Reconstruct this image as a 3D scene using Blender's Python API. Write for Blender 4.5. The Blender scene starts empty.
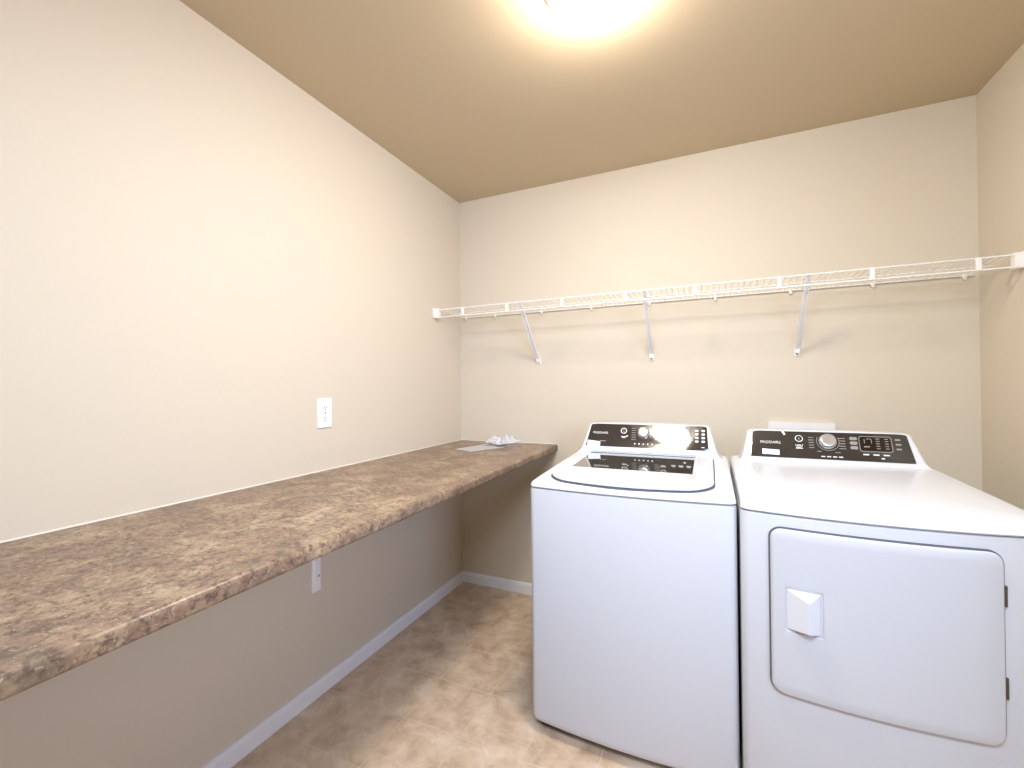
import bpy, bmesh, math, random
from mathutils import Vector, Matrix
from mathutils import noise as mnoise

PI = math.pi
scene = bpy.context.scene
COL = scene.collection
W, CH, REAR = 2.4885, 2.44, -3.0          # room width, ceiling height, y of the wall behind the camera

# ---------------------------------------------------------------- camera
cd = bpy.data.cameras.new('camera')
cam = bpy.data.objects.new('camera', cd); COL.objects.link(cam)
cd.sensor_width = 36.0; cd.sensor_fit = 'HORIZONTAL'
cd.lens = 36.0 * 438.29 / 1024.0
cd.clip_start = 0.02; cd.clip_end = 50
R_, U_, F_ = Vector((.9116, .4110, -.0099)), Vector((.0112, -.0008, .9999)), Vector((-.4110, .9116, .0054))
m = Matrix.Identity(4)
for i in range(3):
    m[i][0] = R_[i]; m[i][1] = U_[i]; m[i][2] = -F_[i]
m.translation = (1.4662, -2.4488, 1.2493)
cam.matrix_world = m
scene.camera = cam

# ---------------------------------------------------------------- light and exposure
scene.view_settings.view_transform = 'Standard'
scene.view_settings.look = 'None'
scene.view_settings.gamma = 1.0
scene.view_settings.use_curve_mapping = False
scene.view_settings.exposure = 0.44
world = bpy.data.worlds.new('daylight'); scene.world = world
world.use_nodes = True
world.node_tree.nodes['Background'].inputs[0].default_value = (.62, .72, 1.0, 1)
world.node_tree.nodes['Background'].inputs[1].default_value = 0.35
LAMP_E = 92.0                              # emission of the ceiling lamp's glass
LAMP_XY = (1.17, -1.20)
DOOR_Y = (-2.88, -1.98)                    # doorway in the right wall, beside the camera
dl = bpy.data.lights.new('doorway_daylight', 'AREA')
dl.shape = 'RECTANGLE'; dl.size = .9; dl.size_y = 0.9; dl.spread = math.radians(120)
dl.energy = 21.0; dl.color = (.50, .62, 1.0)
dlo = bpy.data.objects.new('doorway_daylight', dl); COL.objects.link(dlo)
dlo.location = (W+.45, (DOOR_Y[0]+DOOR_Y[1])/2-.25, 1.62)
dlo.rotation_euler = (PI/2, 0, math.radians(90-50))
fl = bpy.data.lights.new('bounced_light', 'AREA')   # cool light thrown down from the ceiling behind the camera
fl.shape = 'RECTANGLE'; fl.size = 1.1; fl.size_y = .5
fl.energy = 36.0; fl.color = (.64, .78, 1.0); fl.spread = math.radians(140)
flo = bpy.data.objects.new('bounced_light', fl); COL.objects.link(flo)
flo.location = (1.45, -2.72, CH-.10)
flo.rotation_euler = (math.radians(42), 0, 0)

# ---------------------------------------------------------------- materials
def lin(c):
    return tuple(((v/255)/12.92 if v/255 <= .04045 else ((v/255+.055)/1.055)**2.4) for v in c) + (1,)

def mat(name, rgb, rough=.5, metal=0.0, spec=.5, **kw):
    mt = bpy.data.materials.new(name); mt.use_nodes = True
    b = mt.node_tree.nodes['Principled BSDF']
    b.inputs['Base Color'].default_value = lin(rgb)
    b.inputs['Roughness'].default_value = rough
    b.inputs['Metallic'].default_value = metal
    b.inputs['Specular IOR Level'].default_value = spec
    for k, v in kw.items():
        b.inputs[k.replace('_', ' ')].default_value = v
    return mt

def bump(mt, scale, strength, dist=.002, detail=3):
    nt = mt.node_tree; N = nt.nodes; L = nt.links
    tc = N.new('ShaderNodeTexCoord'); no = N.new('ShaderNodeTexNoise'); bp = N.new('ShaderNodeBump')
    no.inputs['Scale'].default_value = scale; no.inputs['Detail'].default_value = detail
    bp.inputs['Strength'].default_value = strength; bp.inputs['Distance'].default_value = dist
    L.new(tc.outputs['Object'], no.inputs['Vector']); L.new(no.outputs['Fac'], bp.inputs['Height'])
    L.new(bp.outputs['Normal'], N['Principled BSDF'].inputs['Normal'])
    return mt

M = {}
M['wall'] = bump(mat('wall_paint', (211, 199, 178), .75, spec=.25), 170, .10)
M['ceiling'] = bump(mat('ceiling_paint', (203, 186, 157), .85, spec=.2), 120, .15)
M['trim'] = mat('white_trim', (232, 230, 228), .35)
M['enamel'] = mat('white_enamel', (193, 193, 194), .42)
M['enamel_top'] = mat('white_gloss_plastic', (218, 219, 222), .24)
M['panel'] = mat('dark_control_glass', (46, 42, 40), .12, spec=.5, Coat_Weight=1.0, Coat_Roughness=.06)
M['window'] = mat('smoked_lid_glass', (60, 60, 56), .04, spec=.9, Coat_Weight=1.0, Coat_Roughness=.02)
M['display'] = mat('brown_display', (38, 24, 18), .1)
M['knob'] = bump(mat('silver_knob', (205, 203, 200), .28, metal=.7), 60, .05)
M['print'] = mat('pale_print', (225, 225, 222), .5)
M['dimprint'] = mat('dim_print', (150, 146, 140), .5)
M['sticker'] = mat('white_sticker', (236, 240, 244), .45)
M['gap'] = mat('grey_gap_shade', (92, 94, 100), .7)  # grey that paints the shade in the lid and door gaps
M['dark'] = mat('black_base', (22, 22, 28), .6)
M['hinge'] = mat('bronze_hinge', (96, 84, 66), .4, metal=.6)
M['wire'] = mat('white_vinyl_wire', (236, 232, 224), .35)
M['bracket'] = mat('white_steel_bracket', (242, 238, 232), .35)
M['screw'] = mat('steel_screw', (110, 104, 98), .35, metal=.8)
M['outlet'] = mat('white_outlet_plastic', (244, 245, 250), .3)
M['slot'] = mat('outlet_slot', (70, 66, 66), .6)
M['paper'] = mat('white_paper', (252, 252, 254), .6)
M['caulk'] = mat('pale_caulk', (214, 206, 192), .5)
M['box'] = mat('white_box_plastic', (232, 228, 224), .4)
M['chrome'] = mat('brushed_nickel', (180, 176, 170), .3, metal=1.0)

def lamp_mat():
    mt = bpy.data.materials.new('lit_lamp_glass'); mt.use_nodes = True
    b = mt.node_tree.nodes['Principled BSDF']
    b.inputs['Base Color'].default_value = (.9, .88, .82, 1)
    b.inputs['Emission Color'].default_value = (1.0, .92, .82, 1)
    b.inputs['Emission Strength'].default_value = LAMP_E
    return mt
M['lamp'] = lamp_mat()

def film_mat():
    mt = mat('clear_plastic_film', (252, 252, 252), .12, spec=.8)
    b = mt.node_tree.nodes['Principled BSDF']
    b.inputs['Alpha'].default_value = .6
    return mt
M['film'] = film_mat()

def laminate():
    mt = mat('brown_mottled_laminate', (150, 125, 98), .34, spec=.45)
    nt = mt.node_tree; N = nt.nodes; L = nt.links; b = N['Principled BSDF']
    tc = N.new('ShaderNodeTexCoord')
    def noise(sc, det, rough, dist=0.0, off=0.0):
        mp = N.new('ShaderNodeMapping'); mp.inputs['Location'].default_value = (off, off*.7, off*.3)
        n = N.new('ShaderNodeTexNoise'); n.inputs['Scale'].default_value = sc
        n.inputs['Detail'].default_value = det; n.inputs['Roughness'].default_value = rough
        n.inputs['Distortion'].default_value = dist
        L.new(tc.outputs['Object'], mp.inputs['Vector']); L.new(mp.outputs['Vector'], n.inputs['Vector'])
        return n.outputs['Fac']
    def ramp(src, stops):
        r = N.new('ShaderNodeValToRGB'); e = r.color_ramp.elements
        while len(e) < len(stops): e.new(.5)
        for k, (p_, c) in enumerate(stops):
            e[k].position = p_; e[k].color = lin(c)
        L.new(src, r.inputs['Fac']); return r.outputs['Color']
    def mix(a, c, f, mode='MIX'):
        x = N.new('ShaderNodeMix'); x.data_type = 'RGBA'; x.blend_type = mode
        L.new(a, x.inputs['A']); L.new(c, x.inputs['B'])
        if isinstance(f, float): x.inputs['Factor'].default_value = f
        else: L.new(f, x.inputs['Factor'])
        return x.outputs['Result']
    base = ramp(noise(12, 8, .66, .9), [(.32, (78, 62, 50)), (.43, (112, 91, 72)), (.54, (144, 120, 93)), (.66, (176, 152, 120))])
    blot = ramp(noise(60, 6, .7, .5, 3.1), [(.38, (70, 54, 44)), (.5, (134, 110, 86)), (.64, (188, 168, 138))])
    c0 = mix(base, blot, .40)
    wide = ramp(noise(7.5, 5, .6, .9, 5.3), [(.34, (92, 82, 68)), (.45, (134, 104, 88)), (.54, (150, 128, 100)), (.66, (196, 172, 142))])
    c1 = mix(c0, wide, .48)
    f1 = ramp(noise(62, 7, .78, .4, 7.7), [(.40, (255, 255, 255)), (.51, (0, 0, 0))])
    dark = ramp(noise(60, 3, .5, .2, 1.7), [(0.0, (52, 38, 32)), (1.0, (88, 70, 58))])
    fm = N.new('ShaderNodeMath'); fm.operation = 'MULTIPLY'; fm.inputs[1].default_value = .78
    L.new(f1, fm.inputs[0])
    c2 = mix(c1, dark, fm.outputs[0])
    f2 = ramp(noise(110, 5, .7, .4, 4.4), [(.58, (0, 0, 0)), (.68, (255, 255, 255))])
    lite = ramp(noise(15, 2, .5, 0, 2.2), [(0, (206, 188, 160)), (1, (222, 206, 182))])
    fm2 = N.new('ShaderNodeMath'); fm2.operation = 'MULTIPLY'; fm2.inputs[1].default_value = .4
    L.new(f2, fm2.inputs[0])
    c3 = mix(c2, lite, fm2.outputs[0])
    L.new(c3, b.inputs['Base Color'])
    return mt
M['laminate'] = laminate()

def vinyl():
    mt = mat('tan_vinyl_tile', (186, 160, 128), .42, spec=.4)
    nt = mt.node_tree; N = nt.nodes; L = nt.links; b = N['Principled BSDF']
    tc = N.new('ShaderNodeTexCoord'); mp = N.new('ShaderNodeMapping')
    mp.inputs['Location'].default_value = (-.16, .62, 0)
    L.new(tc.outputs['Object'], mp.inputs['Vector'])
    br = N.new('ShaderNodeTexBrick'); br.offset = 0.0; br.squash = 1.0
    br.inputs['Scale'].default_value = 1.0
    br.inputs['Brick Width'].default_value = .24; br.inputs['Row Height'].default_value = .24
    br.inputs['Mortar Size'].default_value = .0022; br.inputs['Mortar Smooth'].default_value = .4
    br.inputs['Color1'].default_value = (.42, .42, .42, 1); br.inputs['Color2'].default_value = (.58, .58, .58, 1)
    br.inputs['Mortar'].default_value = (.5, .5, .5, 1)
    L.new(mp.outputs['Vector'], br.inputs['Vector'])
    no = N.new('ShaderNodeTexNoise'); no.inputs['Scale'].default_value = 11; no.inputs['Detail'].default_value = 7
    no.inputs['Roughness'].default_value = .62; no.inputs['Distortion'].default_value = .35
    L.new(tc.outputs['Object'], no.inputs['Vector'])
    ad = N.new('ShaderNodeMath'); ad.operation = 'MULTIPLY_ADD'; ad.inputs[1].default_value = .45; ad.inputs[2].default_value = -.225
    sep = N.new('ShaderNodeSeparateColor'); L.new(br.outputs['Color'], sep.inputs[0])
    L.new(sep.outputs[0], ad.inputs[0])
    sm = N.new('ShaderNodeMath'); L.new(no.outputs['Fac'], sm.inputs[0]); L.new(ad.outputs[0], sm.inputs[1])
    r = N.new('ShaderNodeValToRGB'); e = r.color_ramp.elements; e.new(.5)
    for k, (p_, c) in enumerate([(.3, (176, 147, 120)), (.5, (203, 176, 147)), (.72, (222, 200, 174))]):
        e[k].position = p_; e[k].color = lin(c)
    L.new(sm.outputs[0], r.inputs['Fac'])
    mx = N.new('ShaderNodeMix'); mx.data_type = 'RGBA'
    L.new(br.outputs['Fac'], mx.inputs['Factor']); L.new(r.outputs['Color'], mx.inputs['A'])
    mx.inputs['B'].default_value = lin((208, 188, 158))
    L.new(mx.outputs['Result'], b.inputs['Base Color'])
    return mt
M['vinyl'] = vinyl()

# ---------------------------------------------------------------- helpers
def obj(name, bm, material, parent=None, smooth=None, recalc=True):
    if recalc: bmesh.ops.recalc_face_normals(bm, faces=bm.faces)
    me = bpy.data.meshes.new(name); bm.to_mesh(me); bm.free()
    me.materials.append(material)
    if smooth is not None:
        for p_ in me.polygons: p_.use_smooth = True
        me.set_sharp_from_angle(angle=math.radians(smooth))
    o = bpy.data.objects.new(name, me); COL.objects.link(o)
    if parent:
        o.parent = parent
        o.matrix_parent_inverse = Matrix.Identity(4)
        # meshes are written in world coordinates: shift them into the parent's frame
        off = world_loc(parent)
        for v in me.vertices: v.co -= off
    return o

def world_loc(o):
    l = Vector((0, 0, 0))
    while o is not None:
        l = l + o.location; o = o.parent
    return l

def thing(name, label, cat, loc, group=None):
    o = bpy.data.objects.new(name, None); COL.objects.link(o)
    o.empty_display_size = .1
    o.location = loc; o['label'] = label; o['category'] = cat
    if group: o['group'] = group
    return o

def tag(o, label, cat):
    o['label'] = label; o['category'] = cat; return o

def struct(name, bm, material, smooth=None):
    o = obj(name, bm, material, smooth=smooth); o['kind'] = 'structure'; return o

def box(bm, a, b_, bevel=0.0, seg=2):
    c = [(a[i]+b_[i])/2 for i in range(3)]; s = [abs(b_[i]-a[i]) for i in range(3)]
    mt = Matrix.Translation(c) @ Matrix.Diagonal((s[0], s[1], s[2], 1))
    r = bmesh.ops.create_cube(bm, size=1, matrix=mt)
    if bevel:
        es = list({e for v in r['verts'] for e in v.link_edges})
        bmesh.ops.bevel(bm, geom=es, offset=bevel, segments=seg, affect='EDGES', profile=.5)

def rod(bm, a, b_, r, n=8, cap=True, r2=None):
    a, b_ = Vector(a), Vector(b_); d = b_-a
    q = d.to_track_quat('Z', 'Y').to_matrix().to_4x4()
    bmesh.ops.create_cone(bm, cap_ends=cap, segments=n, radius1=r, radius2=r if r2 is None else r2, depth=d.length,
                          matrix=Matrix.Translation((a+b_)/2) @ q)

def loft(bm, rings, cap0=True, cap1=True):
    vs = [[bm.verts.new(p_) for p_ in r] for r in rings]
    n = len(rings[0])
    for a, b_ in zip(vs, vs[1:]):
        for i in range(n):
            j = (i+1) % n
            bm.faces.new((a[i], a[j], b_[j], b_[i]))
    if cap0: bm.faces.new(list(reversed(vs[0])))
    if cap1: bm.faces.new(vs[-1])
    return vs

def rrect(x0, x1, y0, y1, rads, nc=6, ne=10):
    """rounded rectangle, counter-clockwise from the lower left corner; rads = (ll, lr, ur, ul)"""
    pts = []
    cs = [(x0, y0, rads[0], PI), (x1, y0, rads[1], 1.5*PI), (x1, y1, rads[2], 0), (x0, y1, rads[3], .5*PI)]
    for k, (cx, cy, r, a0) in enumerate(cs):
        ox = cx + (r if cx == x0 else -r); oy = cy + (r if cy == y0 else -r)
        arc = [(ox+r*math.cos(a0+PI/2*i/nc), oy+r*math.sin(a0+PI/2*i/nc)) for i in range(nc+1)]
        if pts:
            p_, q = pts[-1], arc[0]
            pts += [(p_[0]+(q[0]-p_[0])*i/ne, p_[1]+(q[1]-p_[1])*i/ne) for i in range(1, ne)]
        pts += arc
    p_, q = pts[-1], pts[0]
    pts += [(p_[0]+(q[0]-p_[0])*i/ne, p_[1]+(q[1]-p_[1])*i/ne) for i in range(1, ne)]
    return pts

# ---------------------------------------------------------------- the room
T = .10
bm = bmesh.new(); box(bm, (-T, REAR-T, -.06), (W+T, T, 0)); struct('floor', bm, M['vinyl'])
bm = bmesh.new(); box(bm, (-T, REAR-T, CH), (W+T, T, CH+.06)); struct('ceiling', bm, M['ceiling'])
bm = bmesh.new(); box(bm, (-T, REAR-T, 0), (0, T, CH)); struct('wall_left', bm, M['wall'])
bm = bmesh.new(); box(bm, (0, 0, 0), (W, T, CH)); struct('wall_back', bm, M['wall'])
bm = bmesh.new(); box(bm, (0, REAR-T, 0), (W, REAR, CH)); struct('wall_front', bm, M['wall'])
bm = bmesh.new()
box(bm, (W, REAR-T, 0), (W+T, DOOR_Y[0], CH)); box(bm, (W, DOOR_Y[1], 0), (W+T, T, CH))
box(bm, (W, DOOR_Y[0], 2.05), (W+T, DOOR_Y[1], CH)); struct('wall_right', bm, M['wall'])
bm = bmesh.new()
box(bm, (W-.015, DOOR_Y[0]-.06, 0), (W, DOOR_Y[0]+.005, 2.11), .003)
box(bm, (W-.015, DOOR_Y[1]-.005, 0), (W, DOOR_Y[1]+.06, 2.11), .003)
box(bm, (W-.016, DOOR_Y[0]-.06, 2.045), (W, DOOR_Y[1]+.06, 2.11), .003)
struct('trim_1', bm, M['trim'])

def baseboard(name, pts, nrm):
    """profile swept straight between two floor points; nrm points into the room"""
    prof = [(0, 0), (.012, 0), (.012, .050), (.010, .057), (.006, .062), (0, .064)]
    bm = bmesh.new(); n = Vector(nrm)
    loft(bm, [[Vector(p_)+n*d+Vector((0, 0, z)) for d, z in prof] for p_ in pts])
    struct(name, bm, M['trim'])
baseboard('baseboard_left', [(0, REAR, 0), (0, 0, 0)], (1, 0, 0))
baseboard('baseboard_back', [(0, 0, 0), (W, 0, 0)], (0, -1, 0))
baseboard('baseboard_right', [(W, DOOR_Y[1]+.06, 0), (W, 0, 0)], (-1, 0, 0))

# ---------------------------------------------------------------- countertop
CT, CX = .907, .690
ct = thing('countertop', 'long mottled brown laminate countertop running along the left wall', 'countertop', (.34, -1.4, CT-.035))
prof = [(.0, CT-.035), (0, CT), (CX-.014, CT)]
for i in range(1, 7):
    a = PI/2 - PI/2*i/6; prof.append((CX-.012+.012*math.cos(a), CT-.012+.012*math.sin(a)))
prof += [(CX, CT-.027)]
for i in range(1, 5):
    a = -PI/2*i/4; prof.append((CX-.006+.006*math.cos(a), CT-.029+.006*math.sin(a)))
prof += [(CX-.03, CT-.0345), (CX-.03, CT-.022), (.02, CT-.022), (.02, CT-.035)]
bm = bmesh.new()
ys = [REAR+.002, -.001]
loft(bm, [[(x-(.038 if x > .3 and y > -1 else 0), y, z) for x, z in prof] for y in ys])
obj('laminate_slab', bm, M['laminate'], ct, smooth=40)
bm = bmesh.new()
loft(bm, [[(0.0, y, CT), (.004, y, CT), (.0028, y, CT+.002), (0, y, CT+.0035)] for y in ys])
loft(bm, [[(x, 0, CT) , (x, -.004, CT), (x, -.0028, CT+.002), (x, 0, CT+.0035)] for x in (0, CX-.05)])
obj('caulk_bead', bm, M['caulk'], ct)['label'] = 'pale caulk line where the counter meets the wall'

cb = thing('counter_bracket', 'small white angle bracket on the left wall holding up the brown countertop', 'bracket', (0, -1.155, .43))
bm = bmesh.new()
box(bm, (0, -1.177, .426), (.006, -1.133, CT-.035), .002)
box(bm, (.0, -1.158, .47), (.014, -1.152, CT-.035), .001)
obj('wall_leg', bm, M['bracket'], cb)
bm = bmesh.new(); box(bm, (.0, -1.177, CT-.041), (.42, -1.133, CT-.035), .002)
loft(bm, [[(.004, y, .60), (.004, y, CT-.05), (.40, y, CT-.05)] for y in (-1.158, -1.152)])
obj('counter_arm', bm, M['bracket'], cb)
bm = bmesh.new(); rod(bm, (.005, -1.146, .487), (.009, -1.146, .487), .0045, 12)
obj('screw', bm, M['screw'], cb)

# ---------------------------------------------------------------- paper and bag on the counter
def sheet(name, corners, z0, amp, seed, mt, parent=None, n=14, thick=.0006, crumple=0.0):
    bm = bmesh.new(); A, B, C, D = [Vector(c) for c in corners]
    top = []
    for i in range(n+1):
        row = []
        for j in range(n+1):
            u, v = i/n, j/n
            p_ = (A*(1-u)+B*u)*(1-v)+(D*(1-u)+C*u)*v
            h = mnoise.noise(Vector((p_.x*14+seed, p_.y*14, seed)))*.5+.5
            h2 = abs(mnoise.noise(Vector((p_.x*45+seed, p_.y*45, seed*2))))
            e = min(u, 1-u, v, 1-v)*4; e = min(1, e)
            row.append(bm.verts.new((p_.x, p_.y, z0+amp*h*(.35+.65*e)+crumple*h2*(.3+.7*e))))
        top.append(row)
    for i in range(n):
        for j in range(n):
            bm.faces.new((top[i][j], top[i+1][j], top[i+1][j+1], top[i][j+1]))
    bmesh.ops.solidify(bm, geom=bm.faces[:], thickness=thick)
    return obj(name, bm, mt, parent, smooth=25 if crumple else 60)
ps = sheet('paper_sheet', [(.19, -.39), (.315, -.435), (.42, -.24), (.25, -.12)], CT+.0009, .004, 3.0, M['paper'])
tag(ps, 'white paper leaflet lying flat on the far end of the brown countertop', 'paper')
pb = thing('plastic_bag', 'crumpled clear plastic bag with white hardware inside, beside the paper leaflet', 'bag', (.34, -.17, CT))
sheet('bag_film', [(.26, -.20), (.40, -.26), (.47, -.08), (.31, -.03)], CT+.012, .030, 9.0, M['film'], pb, n=26, crumple=.045)
sheet('bag_underside', [(.26, -.20), (.40, -.26), (.47, -.08), (.31, -.03)], CT+.001, .006, 5.0, M['film'], pb, n=20, crumple=.008)
sheet('folded_instructions', [(.30, -.18), (.38, -.22), (.41, -.13), (.33, -.09)], CT+.012, .012, 2.0, M['paper'], pb, n=10, crumple=.006)
bm = bmesh.new()
for k in range(5):
    x = .32+.020*k; y = -.15+.012*math.sin(k*2.1)
    rod(bm, (x, y, CT+.012), (x+.014, y+.05, CT+.014+.003*k), .004, 8)
obj('hardware_pins', bm, M['trim'], pb, smooth=40)

# ---------------------------------------------------------------- wall outlet
ol = thing('wall_outlet', 'white duplex wall outlet on the left wall above the countertop', 'outlet', (0, -1.105, 1.145))
bm = bmesh.new(); box(bm, (0, -1.141, 1.085), (.006, -1.069, 1.208), .0025, 3); obj('cover_plate', bm, M['outlet'], ol, smooth=30)
for zc in (1.168, 1.125):
    bm = bmesh.new()
    pts = [(.017*math.cos(a)*1.0, max(-.0135, min(.0135, .017*math.sin(a)))) for a in [2*PI*i/28 for i in range(28)]]
    loft(bm, [[(x, -1.105+u*s, zc+v*s) for u, v in pts] for x, s in ((.005, 1), (.0075, 1), (.0085, .94))])
    rc = obj('receptacle', bm, M['outlet'], ol, smooth=30)
    bm = bmesh.new()
    box(bm, (.008, -1.1125, zc-.003), (.0088, -1.1095, zc+.006)); box(bm, (.008, -1.1005, zc-.002), (.0088, -1.0975, zc+.006))
    rod(bm, (.008, -1.105, zc-.0075), (.0088, -1.105, zc-.0075), .0028, 10)
    obj('slots', bm, M['slot'], rc)
bm = bmesh.new(); rod(bm, (.005, -1.105, 1.1465), (.0072, -1.105, 1.1465), .0032, 12); obj('screw', bm, M['screw'], ol)

# ---------------------------------------------------------------- wire shelf
SF, ZD, ZL = -.288, 1.7005, 1.6565
sh = thing('wire_shelf', 'long white vinyl-coated wire shelf spanning the back wall above the machines', 'shelf', (W/2, 0, 1.40))
bm = bmesh.new()
nW = 96
for k in range(nW):
    x = .030 + (W-.060)*k/(nW-1)
    rod(bm, (x, -.006, 1.6965), (x, SF, ZD+.0045), .0014, 5, cap=False)
obj('deck_wires', bm, M['wire'], sh, smooth=60)
bm = bmesh.new(); rod(bm, (.012, SF, ZD), (W-.012, SF, ZD), .0034, 10); obj('front_rail', bm, M['wire'], sh, smooth=60)
bm = bmesh.new(); rod(bm, (.012, SF-.003, ZL), (W-.012, SF-.003, ZL), .0034, 10); obj('lip_rail', bm, M['wire'], sh, smooth=60)
bm = bmesh.new(); rod(bm, (.02, -.010, 1.6915), (W-.02, -.010, 1.6915), .0034, 10); obj('back_rail', bm, M['wire'], sh, smooth=60)
bm = bmesh.new(); rod(bm, (.02, -.15, 1.6950), (W-.02, -.15, 1.6950), .0028, 10); obj('middle_rail', bm, M['wire'], sh, smooth=60)
for x in (.190, .467, .779, 1.097, 1.410, 1.740, 2.055, 2.366):
    bm = bmesh.new(); box(bm, (x-.0075, SF-.0075, ZL-.002), (x+.0075, SF+.001, ZD+.002), .0015)
    obj('lip_tie', bm, M['wire'], sh)
for x in (.05, .257, .563, .864, 1.179, 1.496, 1.821, 2.133, 2.439):
    bm = bmesh.new()
    box(bm, (x-.008, -.0165, 1.683), (x+.008, -.0005, 1.700), .003)
    rod(bm, (x, -.0005, 1.680), (x, -.013, 1.680), .006, 12)
    c = obj('wall_clip', bm, M['wire'], sh, smooth=40)
for x in (.54, 1.185, 1.845):
    bm = bmesh.new()
    a, b_ = Vector((x, -.280, 1.6965)), Vector((x, -.010, 1.402))
    d = (b_-a).normalized(); up = Vector((1, 0, 0)); nr = d.cross(up)
    w2, t2 = .0085, .006
    prof = [(-w2, -t2), (-w2, t2), (-w2+.002, t2), (-w2+.002, -t2+.002), (w2-.002, -t2+.002), (w2-.002, t2), (w2, t2), (w2, -t2)]
    loft(bm, [[q+up*u+nr*v for u, v in prof] for q in (a, b_)])
    br = obj('support_brace', bm, M['bracket'], sh)
    bm = bmesh.new()
    pts = rrect(x-.013, x+.013, 1.379, 1.417, (.009, .009, .005, .005), 4, 2)
    loft(bm, [[(u, y, v) for u, v in pts] for y in (-.0005, -.006)])
    box(bm, (x-.009, -.022, 1.391), (x+.009, -.004, 1.413), .004)
    ft = obj('brace_foot', bm, M['wire'], br, smooth=40)
    bm = bmesh.new(); rod(bm, (x, -.005, 1.386), (x, -.0075, 1.386), .0032, 10); obj('screw', bm, M['screw'], br)
for x, s in ((0, 1), (W, -1)):
    bm = bmesh.new()
    xa = x+s*.0005
    pts = rrect(-.312, -.250, 1.652, 1.710, (.008, .008, .008, .008), 4, 2)
    loft(bm, [[(xa+s*k, y, z) for y, z in pts] for k in (0, .008)])
    pts = rrect(-.302, -.274, 1.650, 1.708, (.006, .006, .006, .006), 4, 2)
    loft(bm, [[(xa+s*k, y, z) for y, z in pts] for k in (.006, .030)])
    eb = obj('end_bracket', bm, M['wire'], sh, smooth=40)
    bm = bmesh.new(); rod(bm, (xa+s*.007, -.260, 1.698), (xa+s*.010, -.260, 1.698), .0035, 10); obj('screw', bm, M['screw'], eb)

# ---------------------------------------------------------------- white box on the wall behind the dryer
ub = thing('utility_box', 'white plastic box on the back wall peeking over the dryer console', 'box', (1.857, 0, .86))
bm = bmesh.new()
po = rrect(1.722, 1.987, .86, 1.066, (.006,)*4, 3, 2); pi = rrect(1.745, 1.964, .89, 1.036, (.006,)*4, 3, 2)
loft(bm, [[(u, y, v) for u, v in pp] for pp, y in ((po, -.0005), (po, -.020), (pi, -.020), (pi, -.004))])
obj('box_frame', bm, M['box'], ub, smooth=40)
bm = bmesh.new(); rod(bm, (1.82, -.004, .95), (1.82, -.05, .95), .012, 14); rod(bm, (1.82, -.045, .95), (1.82, -.045, .90), .010, 14)
obj('valve', bm, M['chrome'], ub, smooth=40)

# ---------------------------------------------------------------- appliances
PA, PB = Vector((0, -.385, .950)), Vector((0, -.315, 1.0585))
PL = .1208
PU = (PB-PA).normalized(); PN = Vector((1, 0, 0)).cross(PU)      # up along the control panel, and out of it
def P(x, s, h=0.0):
    v = PA + (PB-PA)*(s/PL) + PN*h
    return Vector((1.466+(x-1.466)*(1+.0095*s/PL), v.y, v.z))

def cab_ring(x0, x1, yf, yb, bow, inset, zf, rf=.02, yin=None, nc=6, ne=12):
    """plan outline of a cabinet; the front edge is bowed; zf is a height or a function of y"""
    yi = inset if yin is None else yin
    X0, X1, Y0, Y1 = x0+inset, x1-inset, yf+yi, yb-min(inset, .03)
    r = max(.004, rf-inset*.3)
    out = []
    for x, y in rrect(X0, X1, Y0, Y1, (r, r, .012, .012), nc, ne):
        t = (x-(X0+X1)/2)/((X1-X0)/2); w = max(0, (Y1-y)/(Y1-Y0))**3
        y2 = y - bow*(1-t*t)*w
        out.append((x, y2, zf(y2) if callable(zf) else zf))
    return out

def deck_z(y):
    t = min(1, max(0, (y+1.0)/.65)); return .903+.027*(t**.8)

def console(root, x0, x1, xt0, xt1, ztop_s, name='console'):
    """raised back console; x0..x1 at the deck, xt0..xt1 along its top"""
    def outline(o, nc=7):
        pts = []
        s0, s1 = -.030, ztop_s-o
        r = .022
        # left side, bottom to top
        def side(a, b_, sgn):
            res = []
            for i in range(13):
                t = i/12
                x = a + (b_-a)*t + sgn*(-.024)*(max(0, 1-t*3.2))**2
                res.append((x+sgn*o, s0+(s1-r-s0)*t))
            return res
        L_ = side(x0, xt0, 1); R = side(x1, xt1, -1)
        for p_ in L_: pts.append(p_)
        lx, rx = L_[-1][0], R[-1][0]
        for i in range(1, nc+1):
            a = PI - PI/2*i/nc; pts.append((lx+r+r*math.cos(a), s1-r+r*math.sin(a)))
        for i in range(1, 12):
            u = i/12; pts.append((lx+r+(rx-lx-2*r)*u, s1+.004*math.sin(PI*u)))
        for i in range(0, nc+1):
            a = PI/2 - PI/2*i/nc; pts.append((rx-r+r*math.cos(a), s1-r+r*math.sin(a)))
        for p_ in reversed(R[:-1]): pts.append(p_)
        for i in range(1, 12):
            pts.append((R[0][0]+(L_[0][0]-R[0][0])*i/12, s0))
        return pts
    bm = bmesh.new()
    rings = [[P(x, s, h) for x, s in outline(o)] for o, h in ((.010, 0), (.004, -.0015), (.001, -.005), (0, -.011))]
    for yb, o in ((-.272, 0), (-.266, .004), (-.262, .012)):
        rings.append([Vector((x, yb, P(x, s).z-.003)) for x, s in outline(o)])
    loft(bm, rings)
    return obj(name, bm, M['enamel_top'], root, smooth=35)

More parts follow.
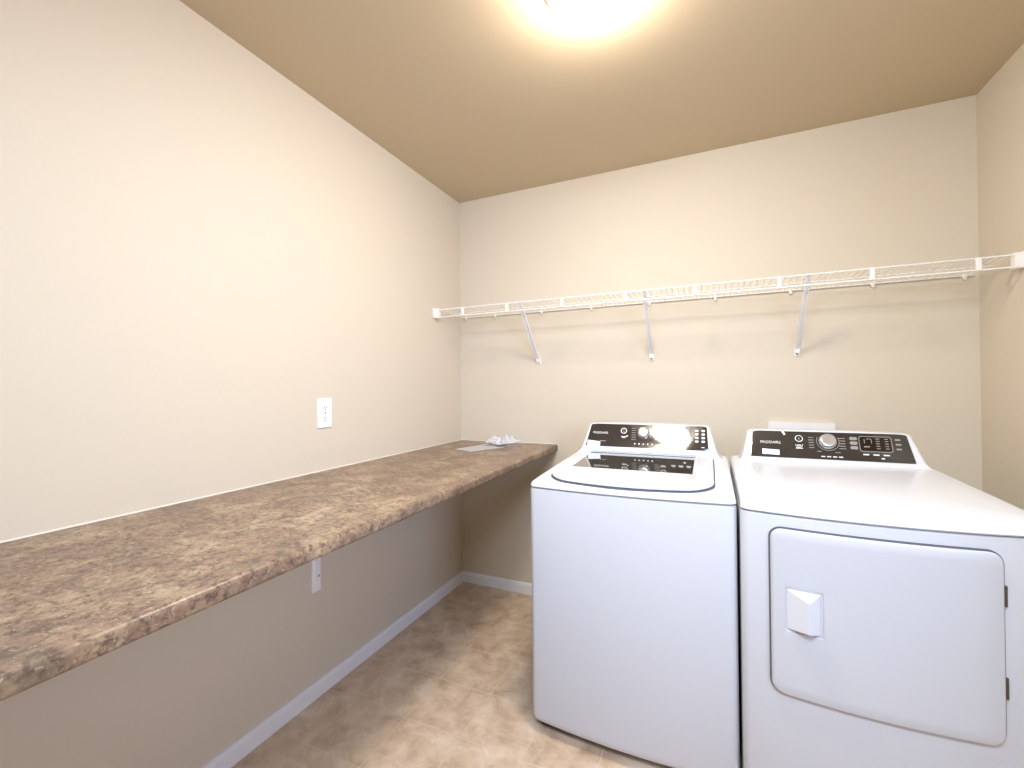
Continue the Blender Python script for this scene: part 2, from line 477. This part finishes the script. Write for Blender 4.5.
def panel_slab(x0, x1, xt0, xt1, s0, s1, h0, h1, r=(.004, .004, .012, .012)):
    bm = bmesh.new()
    def ring(o, h):
        pts = []
        for u, v in rrect(0+o, 1-o, 0+o, 1-o, (.02, .02, .06, .06), 6, 6):
            a = x0+(xt0-x0)*v; b_ = x1+(xt1-x1)*v
            hh = s1-s0; uu = u
            pts.append(P(a+(b_-a)*uu, s0+hh*v, h))
        return pts
    loft(bm, [ring(0, h0), ring(0, h1), ring(.004, h1+.0006)])
    return bm

def prints(items, h, name, mt, parent):
    """small printed marks, each one a flat bar: (x, s, width, height) on the panel"""
    for x, s, w, hh in items:
        v = [P(x-w/2, s-hh/2, h), P(x+w/2, s-hh/2, h), P(x+w/2, s+hh/2, h), P(x-w/2, s+hh/2, h)]
        bm = bmesh.new(); loft(bm, [v, [q+PN*.0003 for q in v]])
        obj(name, bm, mt, parent)

def ring_mark(x, s, r, wd, h, name, mt, parent, arc=(0, 2*PI), n=28, sx=1.0):
    bm = bmesh.new(); full = abs(arc[1]-arc[0]-2*PI) < 1e-6
    def pt(a, rr, hh): return P(x+rr*sx*math.cos(a), s+rr*math.sin(a), hh)
    secs = []
    for i in range(n if full else n+1):
        a = arc[0]+(arc[1]-arc[0])*i/n
        secs.append([bm.verts.new(c) for c in (pt(a, r-wd/2, h), pt(a, r+wd/2, h), pt(a, r+wd/2, h+.0004), pt(a, r-wd/2, h+.0004))])
    m_ = len(secs)
    for i in range(m_ if full else m_-1):
        A, B = secs[i], secs[(i+1) % m_]
        for j in range(4):
            bm.faces.new((A[j], A[(j+1) % 4], B[(j+1) % 4], B[j]))
    return obj(name, bm, mt, parent)

def knob(x, s, r, parent):
    bm = bmesh.new(); rings = []
    n = 40
    for rr, h in ((1.10, .003), (1.10, .004), (1.0, .006), (.98, .014), (.93, .017), (.82, .0185), (.55, .018), (.2, .0177)):
        ring = []
        for i in range(n):
            a = 2*PI*i/n
            k = 1.0 + (.015 if i % 2 else 0) * (1 if .9 < rr <= 1.0 else 0)
            ring.append(P(x+r*rr*k*math.cos(a), s+r*rr*k*math.sin(a), h))
        rings.append(ring)
    loft(bm, rings)
    kb = obj('control_knob', bm, M['knob'], parent, smooth=40)
    kb['label'] = 'round silver control knob'
    return kb

def lettering(txt, x, s, width, parent, mt, h=.0045, name='brand_lettering'):
    cu = bpy.data.curves.new(name, 'FONT'); cu.body = txt; cu.size = 1.0; cu.extrude = .01
    to = bpy.data.objects.new('tmp', cu); COL.objects.link(to)
    bpy.context.view_layer.update()
    dg = bpy.context.evaluated_depsgraph_get()
    me = bpy.data.meshes.new_from_object(to.evaluated_get(dg))
    bpy.data.objects.remove(to, do_unlink=True)
    xs = [v.co.x for v in me.vertices]; k = width/(max(xs)-min(xs)); x_min = min(xs)
    off = world_loc(parent)
    for v in me.vertices:
        v.co = P(x+(v.co.x-x_min)*k, s+v.co.y*k*1.05, h+.0003*(v.co.z > 0)) - off
    me.materials.clear(); me.materials.append(mt)
    o = bpy.data.objects.new(name, me); COL.objects.link(o); o.parent = parent
    return o

def cabinet(root, x0, x1, yf, yb, bow, seam=.880):
    bm = bmesh.new()
    rings = [cab_ring(x0, x1, yf, yb, bow, .020, .036), cab_ring(x0, x1, yf, yb, bow, .008, .041),
             cab_ring(x0, x1, yf, yb, bow, .002, .052), cab_ring(x0, x1, yf, yb, bow, .0, .066), cab_ring(x0, x1, yf, yb, bow, 0, seam-.006),
             cab_ring(x0, x1, yf, yb, bow, .0015, seam-.001), cab_ring(x0, x1, yf, yb, bow, .005, seam),
             cab_ring(x0, x1, yf, yb, bow, .012, seam-.002), cab_ring(x0, x1, yf, yb, bow, .014, seam+.0035)]
    loft(bm, rings)
    return obj('cabinet', bm, M['enamel'], root, smooth=35)

def base_feet(root, x0, x1, yf, yb):
    bm = bmesh.new(); box(bm, (x0+.03, yf+.03, .012), (x1-.03, yb-.03, .038))
    obj('base_frame', bm, M['dark'], root)
    for x in (x0+.06, x1-.06):
        for y in (yf+.07, yb-.07):
            bm = bmesh.new(); rod(bm, (x, y, 0), (x, y, .012), .024, 16); rod(bm, (x, y, .010), (x, y, .03), .012, 12)
            obj('foot', bm, M['dark'], root, smooth=40)

# ---- washer
wx0, wx1, wyf, wyb, wbow = .863, 1.537, -.968, -.255, .022
wm = thing('washing_machine', 'white top-load washing machine with grey lid window, left of the dryer', 'washing machine', ((wx0+wx1)/2, -.6, 0))
base_feet(wm, wx0, wx1, wyf, wyb)
cabinet(wm, wx0, wx1, wyf, wyb, wbow)
def wz(d): return lambda y: deck_z(y)+d
bm = bmesh.new()
rr = [cab_ring(wx0, wx1, wyf, wyb, wbow, .006, .8817), cab_ring(wx0, wx1, wyf, wyb, wbow, .001, .8855),
      cab_ring(wx0, wx1, wyf, wyb, wbow, .000, .8875), cab_ring(wx0, wx1, wyf, wyb, wbow, .0015, wz(-.012)),
      cab_ring(wx0, wx1, wyf, wyb, wbow, .006, wz(-.005)), cab_ring(wx0, wx1, wyf, wyb, wbow, .013, wz(-.001)),
      cab_ring(wx0, wx1, wyf, wyb, wbow, .022, wz(0)), cab_ring(wx0, wx1, wyf, wyb, wbow, .06, wz(0)),
      cab_ring(wx0, wx1, wyf, wyb, wbow, .14, wz(0))]
loft(bm, rr)
obj('top_cover', bm, M['enamel_top'], wm, smooth=40)
wc = console(wm, .890, 1.503, .926, 1.468, .132)
# lid: rounded front corners, a bowed front edge, a sunk window
lx0, lx1, lyf, lyb = .916, 1.476, -.932, -.392
def lid_ring(o, dz, nc=8, ne=12):
    out = []
    X0, X1, Y0, Y1 = lx0+o, lx1-o, lyf+o, lyb-o
    r = .085-o*.5
    for x, y in rrect(X0, X1, Y0, Y1, (r, r, .01, .01), nc, ne):
        t = (x-(X0+X1)/2)/((X1-X0)/2); w = max(0, (Y1-y)/(Y1-Y0))**3
        y2 = y-.045*(1-t*t)*w
        out.append((x, y2, deck_z(y2)+dz))
    return out
def win_ring(o, z, r=.012, skew=0):
    X0, X1, Y0, Y1 =  .928+o+skew, 1.412-o, -.775+o, -.405-o
    return [(x, y, z+(deck_z(y)-deck_z(-.57))) for x, y in rrect(X0, X1, Y0, Y1, (r,)*4, 8, 12)]
bm = bmesh.new()
loft(bm, [lid_ring(.012, .0005), lid_ring(.012, .0045), lid_ring(.001, .0055), lid_ring(0, .009), lid_ring(.002, .0125),
          lid_ring(.008, .0155), lid_ring(.02, .0165), win_ring(0, .9385+.0015), win_ring(.002, .9385), win_ring(.006, .9335, skew=.026)], cap1=False)
lid = obj('lid', bm, M['enamel_top'], wm, smooth=35)
bm = bmesh.new()
loft(bm, [lid_ring(-.004, .0002), lid_ring(-.004, .0030), lid_ring(.010, .0030), lid_ring(.010, .0002)])
obj('lid_gap_shade', bm, M['gap'], lid, smooth=35)['label'] = 'thin grey line standing for the shaded gap around the lid'  # added grey ring draws the shadow line under the lid edge
bm = bmesh.new()
loft(bm, [win_ring(.004, .9310, skew=.024), win_ring(.004, .9338, skew=.024)])
obj('lid_window', bm, M['window'], lid)['label'] = 'smoked glass window in the lid'
for x in (.965, 1.437):
    bm = bmesh.new(); rod(bm, (x-.03, -.388, .9385), (x+.03, -.388, .9385), .0065, 12); obj('lid_hinge', bm, M['enamel_top'], lid, smooth=40)
# control panel
cp = obj('control_panel', panel_slab(.920, 1.459, .941, 1.452, .013, .124, .0003, .0024), M['panel'], wc, smooth=35)
cp.name = 'control_panel'
knob(1.185, .083, .024, wc)
lettering('FRIGIDAIRE', .952, .073, .070, wc, M['print'])
H = .0031
ring_mark(1.096, .091, .0125, .0035, H, 'power_button_mark', M['print'], wc)
prints([(1.096, .091, .002, .008), (1.097, .061, .022, .005), (1.112, .066, .008, .006)], H, 'power_button_print', M['print'], wc)
ring_mark(1.097, .066, .011, .002, H, 'pause_button_mark', M['dimprint'], wc, arc=(PI*1.0, PI*2.0))
for k in range(5):
    ring_mark(1.149+.019*k, .030, .0022, .003, H, 'cycle_light', M['print'], wc, n=10)
prints([(1.142, .050+.011*k, .020, .0022) for k in range(6)] + [(1.243, .052+.011*k, .024, .0022) for k in range(6)]
       + [(1.000, .038, .028, .003)], H, 'cycle_print', M['dimprint'], wc)
ring_mark(1.270, .091, .0105, .0025, H, 'upper_dial_mark', M['print'], wc)
ring_mark(1.270, .064, .0105, .0025, H, 'lower_dial_mark', M['print'], wc, arc=(PI, 2*PI))
prints([(1.270, .094, .009, .003), (1.270, .060, .014, .004)], H, 'dial_print', M['print'], wc)
bm = bmesh.new(); loft(bm, [[P(x, s, h) for x, s in rrect(1.300, 1.392, .066, .116, (.006,)*4, 4, 2)] for h in (.0026, .0033)])
obj('display', bm, M['display'], wc)
prints([(1.314+.032*k, .050, .020, .005) for k in range(3)] + [(1.314+.032*k, .057, .014, .003) for k in range(3)]
       + [(1.437, .026, .012, .003)], H, 'button_print', M['print'], wc)
bm = bmesh.new(); loft(bm, [[P(1.355, .026, h), P(1.369, .026, h), P(1.362, .036, h)] for h in (H, H+.0004)]); obj('start_mark', bm, M['print'], wc)
for i in range(2):
    for k in range(4):
        bm = bmesh.new(); x, s = 1.412+.026*i, .052+.0165*k
        loft(bm, [[P(u, v, h) for u, v in rrect(x-.007, x+.007, s-.0045, s+.0045, (.003,)*4, 3, 1)] for h in (H, H+.0008)])
        obj('option_button', bm, M['print'], wc)
bm = bmesh.new(); v = [(.928, .000), (.989, .000), (.989, .034), (.928, .040)]
loft(bm, [[P(x, s, h) for x, s in v] for h in (.0032, .0038)]); obj('energy_sticker', bm, M['sticker'], wc)['label'] = 'pale blue-white sticker'

# ---- dryer
dx0, dx1, dyf, dyb, dbow = 1.545, 2.222, -.995, -.255, .040
dr = thing('clothes_dryer', 'white front-load clothes dryer with square pull handle, right of the washer', 'dryer', ((dx0+dx1)/2, -.62, 0))
base_feet(dr, dx0, dx1, dyf, dyb)
cabinet(dr, dx0, dx1, dyf, dyb, dbow, .878)
bm = bmesh.new()
def dz_(d): return lambda y: deck_z(y)+d
def dring(i, z, yin=None): return cab_ring(dx0, dx1, dyf, dyb, dbow, i, z, yin=yin)
loft(bm, [dring(.006, .8797), dring(.001, .8835), dring(0, .8855), dring(.002, dz_(-.010), .006), dring(.007, dz_(-.001), .014),
          dring(.014, dz_(.003), .024), dring(.024, dz_(.005), .04), dring(.07, dz_(.007), .08), dring(.15, dz_(.008))])
obj('top_cover', bm, M['enamel_top'], dr, smooth=40)
dc = console(dr, 1.580, 2.192, 1.608, 2.156, .121)
obj('control_panel', panel_slab(1.616, 2.151, 1.631, 2.136, .001, .112, .0003, .0024), M['panel'], dc, smooth=35)
knob(1.889, .074, .027, dc)
ring_mark(1.889, .074, .037, .0016, H, 'knob_scale', M['dimprint'], dc, arc=(PI*.85, PI*2.15))
lettering('FRIGIDAIRE', 1.656, .057, .072, dc, M['print'])
ring_mark(1.793, .082, .0125, .003, H, 'power_button_mark', M['print'], dc)
ring_mark(1.792, .058, .012, .0022, H, 'pause_button_mark', M['print'], dc, arc=(PI, 2*PI))
prints([(1.793, .082, .002, .007), (1.792, .054, .014, .004), (1.792, .042, .024, .004)], H, 'power_button_print', M['print'], dc)
prints([(1.834, .046+.0105*k, .018, .0026) for k in range(5)] + [(1.935, .046+.0105*k, .022, .0026) for k in range(5)]
       + [(1.858, .032, .014, .0026), (1.918, .030, .016, .0026)], H, 'cycle_print', M['dimprint'], dc)
prints([(1.869+.019*k, .012, .013, .004) for k in range(4)], H, 'bottom_print', M['print'], dc)
for k in range(3):
    bm = bmesh.new(); s = .052+.0185*k
    loft(bm, [[P(u, v, h) for u, v in rrect(1.960, 1.984, s-.0065, s+.0065, (.005,)*4, 4, 1)] for h in (H, H+.0006)])
    obj('option_button', bm, M['dimprint'], dc)
bm = bmesh.new(); loft(bm, [[P(x, s, h) for x, s in rrect(1.992, 2.086, .042, .096, (.007,)*4, 4, 2)] for h in (.0026, .0033)])
obj('display', bm, M['display'], dc)
bm = bmesh.new()
a = rrect(1.989, 2.090, .038, .100, (.009,)*4, 5, 2); b2 = rrect(1.991, 2.088, .040, .098, (.008,)*4, 5, 2)
loft(bm, [[P(x, s, H) for x, s in a], [P(x, s, H+.0004) for x, s in a], [P(x, s, H+.0004) for x, s in b2], [P(x, s, H) for x, s in b2]], False, False)
obj('display_frame', bm, M['dimprint'], dc)
HH = .0035
prints([(2.012, .058, .018, .004), (2.028, .080, .002, .016), (2.020, .089, .016, .002), (2.006, .080, .002, .016)]
       + [(2.047, .052+.0095*k, .012, .0028) for k in range(5)] + [(2.074, .052+.0095*k, .011, .0028) for k in range(5)], HH, 'display_print', M['dimprint'], dc)
prints([(2.006+.031*k, .027, .018, .005) for k in range(3)] + [(2.056, .014, .010, .005)], H, 'button_print', M['print'], dc)
prints([(2.108, .052+.0185*k, .016, .006) for k in range(3)], H, 'indicator_print', M['dimprint'], dc)
bm = bmesh.new(); v = [(1.661, .012), (1.722, .010), (1.722, .031), (1.661, .034)]
loft(bm, [[P(x, s, h) for x, s in v] for h in (.0032, .0038)]); obj('sticker', bm, M['sticker'], dc)['label'] = 'small white sticker'
bm = bmesh.new(); v = [(1.741, .095), (1.748, .097), (1.741, .113), (1.733, .110)]
loft(bm, [[P(x, s, h) for x, s in v] for h in (.0032, .0040)]); obj('torn_tape', bm, M['sticker'], dc)['label'] = 'torn white scrap of tape'
# door
def dfront(x):
    t = (x-(dx0+dx1)/2)/((dx1-dx0)/2); return dyf-dbow*(1-t*t)
DX0, DX1, DZ0, DZ1 = 1.617, 2.094, .388, .845
def door_ring(o, h, r=.028):
    return [(x, dfront(x)-h, z) for x, z in rrect(DX0+o, DX1-o, DZ0+o, DZ1-o, (r-o*.5,)*4, 7, 16)]
bm = bmesh.new()
HX0, HX1, HZ0, HZ1 = 1.650, 1.737, .566, .688
def hring(o, h, r=.004): return [(x, dfront(x)-h, z) for x, z in rrect(HX0+o, HX1-o, HZ0+o, HZ1-o, (r,)*4, 7, 16)]
def blend(t):
    res = []
    for a_, b_ in zip(door_ring(.006, .016), hring(-.001, .016)):
        x, z = a_[0]+(b_[0]-a_[0])*t, a_[2]+(b_[2]-a_[2])*t
        res.append((x, dfront(x)-.016, z))
    return res
loft(bm, [door_ring(.006, -.002), door_ring(.006, .004), door_ring(.001, .005), door_ring(0, .010), door_ring(.002, .014), door_ring(.006, .016),
          *[blend(k/7) for k in range(1, 7)],
          hring(-.001, .016), hring(.0, .0158), hring(.0015, .0135), hring(.004, .0135)])
dd = obj('door', bm, M['enamel'], dr, smooth=35)
bm = bmesh.new()
loft(bm, [door_ring(-.0035, -.001, .031), door_ring(-.0035, .0045, .031), door_ring(.008, .0045), door_ring(.008, -.001)], False, False)
obj('door_gap_shade', bm, M['gap'], dd, smooth=35)['label'] = 'dark grey line standing for the shaded gap around the dryer door'  # added ring, its dark grey stands in for shade in the door gap
bm = bmesh.new()
def hp(x, h, z): return Vector((x, dfront(x)-.0130-h, z))
t0, t1, tm = HX0+.005, HX1-.008, HX0+.050
bz, tz = HZ0+.007, HZ1-.006
v = [bm.verts.new(q) for q in (hp(t0, .001, bz), hp(t0, .001, tz), hp(t1, .001, tz), hp(t1, .001, bz),
                               hp(tm, .038, bz+.012), hp(tm, .038, tz-.014), hp(tm, -.001, tz), hp(tm, -.001, bz))]
for f in ((0, 4, 5, 1), (4, 3, 2, 5), (1, 5, 2), (1, 2, 6), (0, 3, 4), (0, 7, 3), (0, 1, 6, 7), (7, 6, 2, 3)):
    bm.faces.new([v[k] for k in f])
bmesh.ops.recalc_face_normals(bm, faces=bm.faces)
bmesh.ops.bevel(bm, geom=[e for e in bm.edges if v[4] in e.verts or v[5] in e.verts], offset=.0012, segments=2, affect='EDGES')
obj('handle', bm, M['enamel_top'], dd)['label'] = 'square pull handle with a raised wedge'
for zc in (.742, .525):
    bm = bmesh.new()
    xh = DX1+.002; rod(bm, (xh, dfront(xh)-.006, zc-.024), (xh, dfront(xh)-.006, zc+.024), .0055, 12)
    box(bm, (xh-.002, dfront(xh)-.006, zc-.022), (xh+.006, dfront(xh)+.003, zc+.022))
    obj('door_hinge', bm, M['hinge'], dd, smooth=40)['label'] = 'bronze door hinge'

# ---------------------------------------------------------------- ceiling lamp
cl = thing('ceiling_lamp', 'round lit frosted-glass flush lamp on the ceiling above the floor space', 'ceiling lamp', (LAMP_XY[0], LAMP_XY[1], CH-.09))
def turned(profile, cx, cy, n=40):
    bm = bmesh.new()
    loft(bm, [[(cx+r*math.cos(2*PI*i/n), cy+r*math.sin(2*PI*i/n), z) for i in range(n)] for r, z in profile])
    return bm
obj('mounting_ring', turned([(.145, CH), (.148, CH-.012), (.142, CH-.020), (.120, CH-.020)], *LAMP_XY), M['trim'], cl, smooth=40)
obj('lamp_shade', turned([(.134, CH-.018), (.132, CH-.030), (.122, CH-.048), (.102, CH-.064), (.072, CH-.076), (.036, CH-.082), (.008, CH-.083)], *LAMP_XY), M['lamp'], cl, smooth=60)
